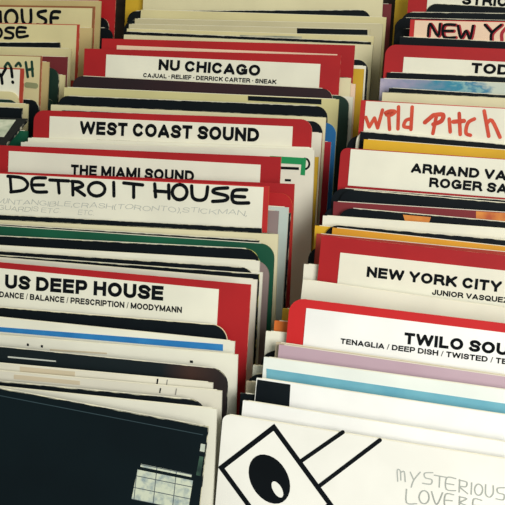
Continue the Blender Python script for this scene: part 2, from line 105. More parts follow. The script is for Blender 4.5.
{'k':'D','c':'R','m':'reddiv','l':'white divider with red edge hand-lettered in orange brush strokes','o':[0.3499,-0.0693,0.7426],'r':-0.00571,'W':0.315,'H':0.3419,'rim':'redrim','card':[0.0055,0.31,0.3411,0.3411,0.07,'paper'],'s':[['orangeink',0.00372,[['l',(0.0068,0.3242),(0.0112,0.3144)],['l',(0.0112,0.3144),(0.016,0.324)],['l',(0.016,0.324),(0.0202,0.3139)],['l',(0.0202,0.3139),(0.0237,0.3328)],['l',(0.0306,0.328),(0.0328,0.3131)],['l',(0.0402,0.3369),(0.0415,0.3142)],['l',(0.0543,0.3376),(0.055,0.3145)],['l',(0.054,0.3253),(0.049,0.3234),(0.0475,0.3171),(0.0543,0.3165)],['l',(0.0798,0.3289),(0.0779,0.3118)],['l',(0.0932,0.3276),(0.0954,0.3145)],['l',(0.1028,0.3338),(0.1057,0.3126)],['l',(0.1185,0.3291),(0.1124,0.3247),(0.1113,0.3145),(0.116,0.3124)],['l',(0.1275,0.3377),(0.1343,0.3126)],['l',(0.1309,0.3248),(0.136,0.3286),(0.1455,0.3123)]]],['orangeink',0.00448,[['l',(0.0275,0.3299),(0.0315,0.3317),(0.0366,0.3317),(0.0329,0.3284),(0.0287,0.3283)],['l',(0.0688,0.3226),(0.0768,0.3305)],['l',(0.0768,0.3305),(0.0864,0.3316),(0.0855,0.3251),(0.0776,0.3212)],['l',(0.0977,0.325),(0.1082,0.3265)]]]]},
{'k':'S','c':'R','m':'paper','l':'cream sleeve edge right below the orange brush lettering','o':[0.3393,-0.0667,0.7521],'r':-0.03947,'W':0.315,'H':0.3024,'cr':0.013},
{'k':'S','c':'R','m':'black','l':'black sleeve directly behind the yellow one,right bin','o':[0.3453,-0.0719,0.7501],'r':-0.0322,'W':0.315,'H':0.3043},
{'k':'S','c':'R','m':'yellow2','l':'bright yellow sleeve behind the divider with a two-line title','o':[0.3563,-0.0883,0.7458],'r':-0.01584,'W':0.315,'H':0.3082},
{'k':'D','c':'R','m':'red','l':'red divider with a two-line printed title,middle of the right bin','o':[0.3474,-0.1671,0.7429],'r':-0.00689,'W':0.315,'H':0.3416,'cr':0.0072,'card':[0.01,0.295,0.3408,0.3411,0.0355,'paper'],'t':[['ARMAND VA',0.0703,0.3224,0.1596,0.3216,0.00933,'ink',1],['ROGER SA',0.0887,0.31,0.1617,0.3095,0.00923,'ink',1]]},
{'k':'S','c':'R','m':'black','l':'black sleeve reaching farther left in front of the two-line title','o':[0.3464,-0.1839,0.7416],'r':0.0,'W':0.315,'H':0.3124,'cr':0.013},
{'k':'S','c':'R','m':'black','l':'black sleeve with white worn corner in front of the two-line title','o':[0.3519,-0.1859,0.7447],'r':-0.0116,'W':0.315,'H':0.3102,'rim':'cream','cr':0.013},
{'k':'S','c':'R','m':'black','l':'low black sleeve with white edge at the left end beside the maroon one','o':[0.3436,-0.2063,0.7416],'r':0.0,'W':0.315,'H':0.3066,'rim':'cream','cr':0.013},
{'k':'S','c':'R','m':'maroon2','l':'maroon sleeve with an orange picture area at its right','o':[0.3574,-0.2104,0.7416],'r':0.01353,'W':0.315,'H':0.3138,'p':[['orange2',[(0.133,0.3135),(0.1938,0.3129),(0.1946,0.3031),(0.1336,0.3044)],'orange_picture']]},
{'k':'S','c':'R','m':'black','l':'black round-cornered sleeve with an orange flame picture','o':[0.3577,-0.2166,0.744],'r':-0.00907,'W':0.315,'H':0.3103,'rim':'wornyellow','cr':0.013,'p':[['orange2',[(0.0602,0.3087),(0.086,0.3087),(0.084,0.3003),(0.0637,0.3003)],'flame_picture']]},
{'k':'S','c':'R','m':'paper','l':'wide cream sleeve behind the yellow one,above NEW YORK CITY','o':[0.3506,-0.2336,0.7416],'r':0.0088,'W':0.315,'H':0.3131},
{'k':'S','c':'R','m':'yellow2','l':'yellow sleeve whose left corner shows behind the thin black one','o':[0.343,-0.2448,0.7416],'r':0.0,'W':0.315,'H':0.3098},
{'k':'S','c':'R','m':'black','l':'thin black sleeve between the cream and the orange-yellow sleeve','o':[0.3523,-0.2482,0.7425],'r':-0.00344,'W':0.315,'H':0.313,'cr':0.013},
{'k':'S','c':'R','m':'yelloworange','l':'orange-yellow sleeve directly behind the NEW YORK CITY divider','o':[0.3535,-0.2485,0.748],'r':-0.02422,'W':0.315,'H':0.3062},
{'k':'S','c':'R','m':'black','l':'low black round-cornered sleeve left of the NEW YORK CITY divider','o':[0.3421,-0.2642,0.7416],'r':0.0,'W':0.315,'H':0.3025,'rim':'cream','cr':0.013},
{'k':'S','c':'R','m':'redbrown','l':'red-brown sleeve edge touching the back of the NEW YORK CITY divider','o':[0.3457,-0.2663,0.7444],'r':-0.01054,'W':0.315,'H':0.3129},
{'k':'S','c':'R','m':'paper','l':'cream sleeve standing left behind the NEW YORK CITY divider','o':[0.3469,-0.3096,0.7416],'r':0.0,'W':0.315,'H':0.3131},
{'k':'D','c':'R','m':'red','l':'red divider with printed title NEW YORK CITY','o':[0.3548,-0.313,0.7465],'r':-0.02065,'W':0.315,'H':0.3373,'card':[0.0181,0.295,0.3245,0.3254,0.05,'paper'],'t':[['NEW YORK CITY',0.0428,0.3063,0.1558,0.3067,0.00903,'ink',1],['JUNIOR VASQUEZ',0.0997,0.2978,0.1627,0.2984,0.00463,'ink',0.8]]},
{'k':'S','c':'R','m':'paper','l':'wide cream sleeve directly in front of the NEW YORK CITY divider','o':[0.3393,-0.3246,0.752],'r':-0.03931,'W':0.315,'H':0.3009},
{'k':'S','c':'R','m':'yellow','l':'small yellow corner of a sleeve left of the bright red divider','o':[0.3427,-0.3724,0.7416],'r':0.0,'W':0.315,'H':0.3131},
{'k':'S','c':'R','m':'orange3','l':'orange sleeve corner left of the bright red divider','o':[0.3399,-0.3886,0.7416],'r':0.0,'W':0.315,'H':0.3131},
{'k':'S','c':'R','m':'paper','l':'cream sleeve corner below the orange one,left of the bright red divider','o':[0.3349,-0.396,0.7416],'r':0.0,'W':0.315,'H':0.3087},
{'k':'S','c':'R','m':'black','l':'small black round corner left of the lilac sleeve','o':[0.3334,-0.3997,0.7416],'r':0.0,'W':0.315,'H':0.2961,'cr':0.013},
{'k':'D','c':'R','m':'red3','l':'bright red round-cornered divider with a long small subtitle,nearest right','o':[0.3495,-0.4018,0.7449],'r':-0.01465,'W':0.315,'H':0.3392,'cr':0.012,'card':[0.0143,0.295,0.3324,0.3321,0.05,'paperwhite'],'t':[['TWILO SOU',0.0946,0.3139,0.1739,0.3151,0.00908,'ink',1],['TENAGLIA / DEEP DISH / TWISTED / TE',0.0445,0.3075,0.1739,0.3083,0.00435,'ink',0.8]]},
{'k':'S','c':'R','m':'papertan','l':'tan sleeve edge between the bright red divider and the lilac sleeve','o':[0.3398,-0.409,0.7483],'r':-0.0253,'W':0.315,'H':0.3043},
{'k':'S','c':'R','m':'paper','l':'cream sleeve corner left of the blue-banded one','o':[0.3305,-0.4169,0.7416],'r':0.0,'W':0.315,'H':0.2942},
{'k':'S','c':'R','m':'lilac','l':'lilac sleeve in front of the bright red divider','o':[0.3445,-0.4171,0.7478],'r':-0.02325,'W':0.315,'H':0.3086},
{'k':'S','c':'R','m':'black','l':'black corner of a sleeve left of the black-ended white sleeve','o':[0.3289,-0.4304,0.7416],'r':0.0,'W':0.315,'H':0.2976,'cr':0.013},
{'k':'S','c':'R','m':'papertan','l':'tan corner of a sleeve below the black corner,right bin front','o':[0.3298,-0.4342,0.7416],'r':0.0,'W':0.315,'H':0.293},
{'k':'S','c':'R','m':'paper2','l':'white sleeve with a wide light blue band','o':[0.3395,-0.436,0.7451],'r':-0.01317,'W':0.315,'H':0.3124,'p':[['band',[(0.0028,0.3036),(0.2662,0.3018),(0.2672,0.2925),(0.0036,0.2949)],'blue_band']]},
{'k':'S','c':'R','m':'black','l':'lowest black corner of a sleeve beside the front white covers','o':[0.3304,-0.4556,0.7416],'r':0.0,'W':0.315,'H':0.2984},
{'k':'S','c':'R','m':'paperwhite','l':'white sleeve with a black square end,behind the front covers','o':[0.3376,-0.4564,0.7466],'r':-0.01871,'W':0.315,'H':0.3086,'p':[['black',[(0.0009,0.3076),(0.0272,0.3075),(0.0282,0.2801),(-0.0006,0.2803)],'black_panel']]},
{'k':'S','c':'R','m':'paperwhite','l':'plain white cover directly behind the one with the drawn eye','o':[0.3326,-0.4795,0.7472],'r':-0.0212,'W':0.315,'H':0.3064},
{'k':'S','c':'R','m':'papercream','l':'front white cover with a drawn eye in a square and pencil writing','o':[0.3226,-0.4964,0.7463],'r':-0.01784,'W':0.315,'H':0.3075,'cr':0.0052,'s':[['ink',0.0038,[['m',(-0.0004,0.267),(0.0399,0.3065),(0.0897,0.254),(0.0512,0.2137)]]],['ink',0.003,[['l',(0.0624,0.2821),(0.0911,0.3083)],['l',(0.0771,0.2656),(0.1182,0.3068)]]],['ink',0.0,[['f',(0.0516,0.2495),(0.0487,0.2478),(0.0454,0.2471),(0.0419,0.2472),(0.0382,0.2482),(0.0347,0.25),(0.0313,0.2526),(0.0284,0.2558),(0.0261,0.2594),(0.0245,0.2633),(0.0237,0.2673),(0.0237,0.2712),(0.0245,0.2748),(0.0261,0.2778),(0.0284,0.2802),(0.0312,0.2818),(0.0345,0.2825),(0.0381,0.2823),(0.0417,0.2813),(0.0453,0.2795),(0.0486,0.2769),(0.0514,0.2737),(0.0537,0.2701),(0.0553,0.2662),(0.0561,0.2622),(0.0561,0.2584),(0.0553,0.2549),(0.0538,0.2519)]]],['papercream',0.0,[['f',(0.0507,0.253),(0.05,0.2526),(0.0491,0.2526),(0.0481,0.2528),(0.0471,0.2533),(0.046,0.254),(0.045,0.255),(0.0441,0.2561),(0.0433,0.2573),(0.0426,0.2585),(0.0422,0.2598),(0.042,0.2609),(0.042,0.2619),(0.0423,0.2628),(0.0428,0.2634),(0.0435,0.2637),(0.0444,0.2638),(0.0453,0.2635),(0.0464,0.263),(0.0474,0.2623),(0.0485,0.2614),(0.0494,0.2603),(0.0502,0.2591),(0.0508,0.2578),(0.0513,0.2566),(0.0515,0.2554),(0.0514,0.2544),(0.0511,0.2536)]]],['pencil',0.00082,[['l',(0.1338,0.2795),(0.1327,0.2874),(0.1349,0.287),(0.1359,0.2806)],['l',(0.1353,0.286),(0.1377,0.2871),(0.1391,0.2801)],['l',(0.142,0.2875),(0.145,0.2822)],['l',(0.1489,0.2887),(0.145,0.2822),(0.1437,0.2769)],['l',(0.1576,0.2898),(0.1521,0.2885),(0.1528,0.2853),(0.1574,0.2847),(0.157,0.2814),(0.1514,0.2811)],['l',(0.1588,0.2882),(0.1668,0.2881)],['l',(0.1627,0.2881),(0.1631,0.2803)],['l',(0.1738,0.2883),(0.1676,0.2879),(0.1681,0.2797),(0.1746,0.2798)],['l',(0.168,0.2837),(0.1729,0.2838)],['l',(0.1766,0.288),(0.1771,0.2792)],['l',(0.1763,0.2876),(0.1815,0.2871),(0.1812,0.2838),(0.1771,0.2831),(0.183,0.2791)],['l',(0.1849,0.2873),(0.1854,0.2792)],['c',(0.1928,0.2837),(0.1928,0.2822),(0.1923,0.2808),(0.1915,0.2798),(0.1905,0.2793),(0.1895,0.2794),(0.1885,0.2801),(0.1878,0.2813),(0.1874,0.2828),(0.1875,0.2843),(0.188,0.2857),(0.1887,0.2867),(0.1897,0.2872),(0.1908,0.287),(0.1918,0.2863),(0.1925,0.2852)],['l',(0.1945,0.2876),(0.1952,0.2809),(0.1981,0.2793),(0.2001,0.2825),(0.1996,0.2877)],['l',(0.2074,0.2877),(0.2027,0.2865),(0.2034,0.2834),(0.2075,0.2827),(0.2072,0.2791),(0.2025,0.279)],['l',(0.1407,0.2749),(0.1417,0.2652),(0.1487,0.2658)],['c',(0.1569,0.272),(0.1569,0.2701),(0.1563,0.2685),(0.1552,0.2672),(0.1539,0.2667),(0.1526,0.2668),(0.1514,0.2676),(0.1505,0.269),(0.15,0.2707),(0.1501,0.2726),(0.1507,0.2742),(0.1517,0.2755),(0.153,0.2761),(0.1544,0.2759),(0.1556,0.2751),(0.1565,0.2737)],['l',(0.1583,0.2762),(0.1626,0.2676),(0.1659,0.2768)],['l',(0.1736,0.2767),(0.1681,0.2761),(0.1686,0.2676),(0.1748,0.268)],['l',(0.1685,0.2719),(0.173,0.2723)],['l',(0.1778,0.2764),(0.1784,0.2672)],['l',(0.1778,0.276),(0.1827,0.2755),(0.1786,0.2719),(0.1839,0.2703),(0.1787,0.2672)],['l',(0.1929,0.2762),(0.1875,0.276),(0.1877,0.2674)],['l',(0.1876,0.2717),(0.192,0.2721)]]]]},
]

# ------------------------------------------------------------------ camera, light, exposure
sc = bpy.context.scene
col = sc.collection
cd = bpy.data.cameras.new('camera'); cam = bpy.data.objects.new('camera', cd); col.objects.link(cam)
r, u, w = (Vector(CAM[k]) for k in 'ruw')
m = Matrix((r, u, -w)).transposed().to_4x4(); m.translation = Vector(CAM['loc'])
cam.matrix_world = m
cd.sensor_width = 36.0; cd.sensor_fit = 'HORIZONTAL'; cd.lens = 36.0 * CAM['f'] / 505.0
cd.clip_start = 0.05
sc.camera = cam
world = bpy.data.worlds.new('world'); sc.world = world; world.use_nodes = True
bg = world.node_tree.nodes['Background']; bg.inputs[0].default_value = (0.82, 0.92, 0.84, 1); bg.inputs[1].default_value = 0.32
def area(name, loc, target, size, power, color):
    d = bpy.data.lights.new(name, 'AREA'); d.shape = 'RECTANGLE'; d.size, d.size_y = size; d.energy = power; d.color = color
    o = bpy.data.objects.new(name, d); col.objects.link(o); o.location = loc
    o.rotation_euler = (Vector(target) - Vector(loc)).to_track_quat('-Z', 'Y').to_euler()
area('shop_window_light', (1.35, -1.20, 1.95), (0.40, -0.2, 1.0), (0.8, 0.7), 32, (1.0, 0.975, 0.93))
area('back_yellow_fill', (-0.2, 0.9, 2.7), (0.0, 0.35, 1.0), (1.4, 0.5), 16, (1.0, 0.90, 0.55))  # unseen lamp, added to tint the back rows yellow
vs = sc.view_settings
vs.view_transform = 'Standard'; vs.look = 'None'; vs.gamma = 1.0; vs.exposure = 0.0; vs.use_curve_mapping = False

# ------------------------------------------------------------------ materials
def lin(c): return tuple(((x/255)/12.92 if x/255 <= .04045 else ((x/255+.055)/1.055)**2.4) for x in c) + (1.0,)
MATS = {}
def base(name, rough=.55, spec=.3):
    m = bpy.data.materials.new(name); m.use_nodes = True; nt = m.node_tree
    b = nt.nodes['Principled BSDF']; b.inputs['Roughness'].default_value = rough; b.inputs['Specular IOR Level'].default_value = spec
    return m, nt, b
def coords(nt):
    tc = nt.nodes.new('ShaderNodeTexCoord'); oi = nt.nodes.new('ShaderNodeObjectInfo')
    mul = nt.nodes.new('ShaderNodeMath'); mul.operation = 'MULTIPLY'; mul.inputs[1].default_value = 37.0
    nt.links.new(oi.outputs['Random'], mul.inputs[0])
    add = nt.nodes.new('ShaderNodeVectorMath'); add.operation = 'ADD'
    nt.links.new(tc.outputs['Object'], add.inputs[0]); nt.links.new(mul.outputs[0], add.inputs[1])
    return add.outputs[0]
def noise(nt, vec, scale, detail=3):
    n = nt.nodes.new('ShaderNodeTexNoise'); n.inputs['Scale'].default_value = scale; n.inputs['Detail'].default_value = detail
    nt.links.new(vec, n.inputs['Vector']); return n.outputs['Fac']
def ramp(nt, fac, stops):
    r_ = nt.nodes.new('ShaderNodeValToRGB'); e = r_.color_ramp.elements
    while len(e) < len(stops): e.new(.5)
    for x, (p_, c_) in zip(e, stops): x.position = p_; x.color = lin(c_)
    nt.links.new(fac, r_.inputs['Fac']); return r_.outputs['Color']
def board(name, c, c2=None, scale=14, rough=.55, spec=.3):       # a plain card with gentle mottling
    m, nt, b = base(name, rough, spec)
    c2 = c2 or tuple(max(0, int(x*.93)) for x in c)
    v = coords(nt)
    nt.links.new(ramp(nt, noise(nt, v, scale), [(.35, c2), (.65, c)]), b.inputs['Base Color'])
    MATS[name] = m
def worn(name, c, wear, lo=.5, hi=.62, scale=130):               # rubbed edge: base colour with patches worn through
    m, nt, b = base(name, .7, .2); v = coords(nt)
    nt.links.new(ramp(nt, noise(nt, v, scale, 4), [(lo, c), (hi, wear)]), b.inputs['Base Color'])
    MATS[name] = m
board('red', (172, 28, 32), (158, 24, 30)); board('red2', (170, 30, 44)); board('red3', (196, 34, 36), (186, 30, 33))
board('redbrown', (176, 62, 48)); board('reddiv', (190, 40, 40)); board('reddiv2', (176, 62, 44)); board('tandiv', (150, 96, 60))
board('black', (9, 18, 23), (6, 13, 19), 20, .55, .15); board('blackteal', (9, 23, 28), (6, 17, 22), 9, .5, .15)
m, nt, b = base('blackbrown', .5, .25); tc = nt.nodes.new('ShaderNodeTexCoord'); sx = nt.nodes.new('ShaderNodeSeparateXYZ'); nt.links.new(tc.outputs['Object'], sx.inputs[0])
mr = nt.nodes.new('ShaderNodeMapRange'); mr.inputs[1].default_value = .26; mr.inputs[2].default_value = .31; nt.links.new(sx.outputs[0], mr.inputs[0])
nt.links.new(ramp(nt, mr.outputs[0], [(0, (16, 27, 31)), (.5, (62, 42, 36)), (1, (38, 32, 32))]), b.inputs['Base Color']); MATS['blackbrown'] = m
for nm in ('black', 'blackteal'):
    mt = MATS[nm]; nt = mt.node_tree; b = nt.nodes['Principled BSDF']; src = b.inputs['Base Color'].links[0].from_socket
    tc = nt.nodes.new('ShaderNodeTexCoord'); sx = nt.nodes.new('ShaderNodeSeparateXYZ'); nt.links.new(tc.outputs['Generated'], sx.inputs[0])
    zz = nt.nodes.new('ShaderNodeMapRange'); zz.inputs[1].default_value = .9945; zz.inputs[2].default_value = 1.0; nt.links.new(sx.outputs[2], zz.inputs[0])
    nz = noise(nt, coords(nt), 110, 5); ad = nt.nodes.new('ShaderNodeMath'); ad.operation = 'MULTIPLY'; nt.links.new(nz, ad.inputs[0]); nt.links.new(zz.outputs[0], ad.inputs[1])
    st = nt.nodes.new('ShaderNodeMapRange'); st.inputs[1].default_value = .40; st.inputs[2].default_value = .54; nt.links.new(ad.outputs[0], st.inputs[0])
    mx = nt.nodes.new('ShaderNodeMix'); mx.data_type = 'RGBA'; nt.links.new(st.outputs[0], mx.inputs[0]); nt.links.new(src, mx.inputs[6]); mx.inputs[7].default_value = lin((196, 194, 168))
    nt.links.new(mx.outputs[2], b.inputs['Base Color'])
board('dkgreen', (24, 52, 42)); board('green2', (18, 92, 64), (14, 76, 54)); board('green', (26, 146, 84)); board('darkmaroon', (46, 24, 30), (30, 20, 26), 9)
board('maroon', (112, 38, 44)); board('maroon2', (124, 40, 46)); board('blue', (24, 98, 152), (18, 84, 138)); board('ltblue', (130, 178, 206))
board('yellow', (206, 168, 44)); board('yellow2', (226, 178, 44)); board('yelloworange', (228, 162, 46)); board('orange', (212, 104, 56)); board('orange2', (214, 138, 62), (176, 84, 48), 60)
board('orange3', (212, 112, 44)); board('tan', (204, 184, 130)); board('lilac', (190, 166, 176), (182, 156, 168)); board('pinkgrey', (146, 128, 126)); board('greyteal', (198, 206, 198), (178, 192, 184), 9)
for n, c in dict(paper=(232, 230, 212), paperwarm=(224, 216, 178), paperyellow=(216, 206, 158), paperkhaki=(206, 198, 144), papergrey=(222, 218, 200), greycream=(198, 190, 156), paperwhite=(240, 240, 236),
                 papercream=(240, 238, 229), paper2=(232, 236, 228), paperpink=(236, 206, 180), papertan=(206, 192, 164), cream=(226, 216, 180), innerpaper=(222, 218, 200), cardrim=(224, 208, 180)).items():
    board(n, c, tuple(int(x*.965) for x in c), 18, .65, .2)  # paperwarm, paperyellow, greycream: yellow light cast of the back mixed into the cream
board('smear', (120, 130, 120), (196, 190, 160), 30); board('bluestripe', (34, 112, 176), (44, 124, 186), 60); board('band', (112, 174, 190), (98, 162, 182), 40)
board('smudge', (150, 156, 116)); board('scratch', (196, 200, 190)); board('crease', (52, 72, 78)); board('greyline', (150, 148, 138)); board('patchgrey', (206, 210, 196), (160, 172, 156), 60); board('patchgreen', (70, 104, 84), (30, 50, 46), 60)
worn('rimblack', (20, 26, 30), (206, 202, 176), .47, .62); worn('rimred', (190, 50, 48), (232, 168, 140), .42, .6); worn('redrim', (206, 74, 60), (222, 150, 120), .5, .7)
worn('wornyellow', (30, 36, 32), (206, 204, 120), .46, .62); worn('wornteal', (30, 44, 44), (120, 146, 136), .4, .6)
board('ink', (10, 15, 19), (7, 12, 16), 30, .7, .1); board('inkgreen', (18, 62, 48)); board('dkred', (170, 34, 48)); board('orangeink', (208, 82, 56), (192, 66, 46), 90); board('pencil', (178, 182, 176)); board('blackplain', (9, 18, 23), (6, 13, 19), 20, .55, .15)
m, nt, b = base('bluepic', .5, .3); tc = nt.nodes.new('ShaderNodeTexCoord'); sx = nt.nodes.new('ShaderNodeSeparateXYZ'); nt.links.new(tc.outputs['Object'], sx.inputs[0])
mp = nt.nodes.new('ShaderNodeMapping'); mp.inputs['Scale'].default_value = (60, 1, 110); nt.links.new(tc.outputs['Object'], mp.inputs['Vector'])
ma = nt.nodes.new('ShaderNodeMath'); ma.operation = 'MULTIPLY_ADD'; ma.inputs[1].default_value = .10; nt.links.new(noise(nt, mp.outputs[0], 1.0, 4), ma.inputs[0]); nt.links.new(sx.outputs[0], ma.inputs[2])
nt.links.new(ramp(nt, ma.outputs[0], [(.04, (178, 170, 190)), (.075, (150, 148, 176)), (.105, (112, 140, 164)), (.13, (44, 132, 160)), (.145, (140, 180, 180)), (.155, (40, 120, 156)), (.175, (196, 204, 190)), (.3, (206, 204, 186))]), b.inputs['Base Color']); MATS['bluepic'] = m
m, nt, b = base('trackgrid', .6, .2); tc = nt.nodes.new('ShaderNodeTexCoord'); sx = nt.nodes.new('ShaderNodeSeparateXYZ'); cb = nt.nodes.new('ShaderNodeCombineXYZ')
nt.links.new(tc.outputs['Object'], sx.inputs[0]); nt.links.new(sx.outputs[0], cb.inputs[0]); nt.links.new(sx.outputs[2], cb.inputs[1])
br = nt.nodes.new('ShaderNodeTexBrick'); br.offset = 0; br.inputs['Scale'].default_value = 1.0; br.inputs['Brick Width'].default_value = .0155; br.inputs['Row Height'].default_value = .0092; br.inputs['Mortar Size'].default_value = .00035
br.inputs['Mortar'].default_value = lin((84, 92, 96)); nt.links.new(cb.outputs[0], br.inputs['Vector'])
vv = coords(nt); c_ = ramp(nt, noise(nt, vv, 160, 4), [(.45, (202, 208, 186)), (.7, (140, 156, 158))]); nt.links.new(c_, br.inputs['Color1']); nt.links.new(c_, br.inputs['Color2'])
nt.links.new(br.outputs['Color'], b.inputs['Base Color']); MATS['trackgrid'] = m
m, nt, b = base('darkwood', .6, .2); v = coords(nt); mp = nt.nodes.new('ShaderNodeMapping'); mp.inputs['Scale'].default_value = (3, 30, 30); nt.links.new(v, mp.inputs['Vector'])
nt.links.new(ramp(nt, noise(nt, mp.outputs[0], 2, 5), [(.3, (30, 24, 20)), (.7, (48, 38, 30))]), b.inputs['Base Color']); MATS['darkwood'] = m
board('shopfloor', (96, 92, 86), (84, 80, 74), 6); board('shopwall', (206, 200, 186), (198, 192, 178), 2)

# ------------------------------------------------------------------ mesh helpers
def link(name, me, parent=None, mats=()):
    o = bpy.data.objects.new(name, me); col.objects.link(o)
    for k in mats: me.materials.append(MATS[k])
    if parent is not None: o.parent = parent
    return o
def mesh_from(bm, name):
    me = bpy.data.meshes.new(name); bm.to_mesh(me); bm.free(); return me
def outline(x0, x1, z0, z1, cr, zr=None, n=7):
    zr = z1 if zr is None else zr                                 # zr: height of the top right corner
    if cr <= 0: return [(x0, z0), (x1, z0), (x1, zr), (x0, z1)]
    p = [(x0, z0), (x1, z0)]
    for k in range(n+1):
        a = math.pi/2*k/n; p.append((x1-cr+cr*math.cos(a), zr-cr+cr*math.sin(a)))
    for k in range(n+1):
        a = math.pi/2+math.pi/2*k/n; p.append((x0+cr+cr*math.cos(a), z1-cr+cr*math.sin(a)))
    return p
def slab(pts, y0, y1, rim_index=1, bev=0.0):
    """extrude an outline in the card plane from y0 (front) to y1 (back)"""
    bm = bmesh.new()
    f = [bm.verts.new((x, y0, z)) for x, z in pts]; g = [bm.verts.new((x, y1, z)) for x, z in pts]
    n = len(pts)
    bm.faces.new(f); bm.faces.new(list(reversed(g)))
    for k in range(n):
        fc = bm.faces.new((f[k], g[k], g[(k+1) % n], f[(k+1) % n])); fc.material_index = rim_index
    bmesh.ops.recalc_face_normals(bm, faces=bm.faces)
    return bm
def clip(poly, x0, x1, z0, z1):
    def cut(P, ins, inter):
        out = []
        for a, b in zip(P, P[1:]+P[:1]):
            if ins(a):
                out.append(a)
                if not ins(b): out.append(inter(a, b))
            elif ins(b): out.append(inter(a, b))
        return out
    def ix(v): return lambda a, b: (v, a[1]+(b[1]-a[1])*(v-a[0])/(b[0]-a[0]))
    def iz(v): return lambda a, b: (a[0]+(b[0]-a[0])*(v-a[1])/(b[1]-a[1]), v)
    for ins, it in ((lambda p: p[0] >= x0, ix(x0)), (lambda p: p[0] <= x1, ix(x1)), (lambda p: p[1] >= z0, iz(z0)), (lambda p: p[1] <= z1, iz(z1))):
        if poly: poly = cut(poly, ins, it)
    return poly
def smooth(P, n=5):
    if len(P) < 3: return P
    Q = [P[0]] + P + [P[-1]]; out = []
    for i in range(1, len(Q)-2):
        a, b, c, d = Q[i-1:i+3]
        for k in range(n):
            t = k/n
            out.append(tuple(.5*(2*b[j]+(c[j]-a[j])*t+(2*a[j]-5*b[j]+4*c[j]-d[j])*t*t+(-a[j]+3*b[j]-3*c[j]+d[j])*t**3) for j in (0, 1)))
    return out + [P[-1]]
def brush(bm, P, wd, y, closed=False, cap=True):
    """a pen line of width wd along P, laid on the plane y"""
    h = wd/2; segs = list(zip(P, P[1:] + (P[:1] if closed else [])))
    if not closed: segs = segs[:len(P)-1]
    for a, b in segs:
        d = Vector((b[0]-a[0], b[1]-a[1]));
        if d.length < 1e-6: continue
        d.normalize(); nx, nz = -d.y*h, d.x*h
        bm.faces.new([bm.verts.new((x, y, z)) for x, z in ((a[0]-nx, a[1]-nz), (b[0]-nx, b[1]-nz), (b[0]+nx, b[1]+nz), (a[0]+nx, a[1]+nz))])
    if cap:
        for q, (x, z) in enumerate(P):
            yy = y - 4e-6*(1+q % 3)
            bm.faces.new([bm.verts.new((x+h*math.cos(t*math.pi/5), yy, z+h*math.sin(t*math.pi/5))) for t in range(10)])
def miter(bm, P, wd, y):
    n = len(P); cx = sum(p[0] for p in P)/n; cz = sum(p[1] for p in P)/n
    side = 1 if sum(P[i][0]*P[(i+1) % n][1]-P[(i+1) % n][0]*P[i][1] for i in range(n)) > 0 else -1
    inn = []
    for i in range(n):
        a, b, c = Vector(P[i-1]), Vector(P[i]), Vector(P[(i+1) % n])
        d1 = (b-a).normalized(); d2 = (c-b).normalized()
        n1 = Vector((-d1.y, d1.x))*side; n2 = Vector((-d2.y, d2.x))*side
        k = (n1+n2); k = k*(wd/(k.dot(n1))); inn.append(b+k)
    for i in range(n):
        j = (i+1) % n
        bm.faces.new([bm.verts.new((x, y, z)) for x, z in (P[i], P[j], inn[j], inn[i])])
def ell(cx, cy, a, b, t0, t1, n=14):
    return [(cx+a*math.cos(math.radians(t0+(t1-t0)*k/n)), cy+b*math.sin(math.radians(t0+(t1-t0)*k/n))) for k in range(n+1)]
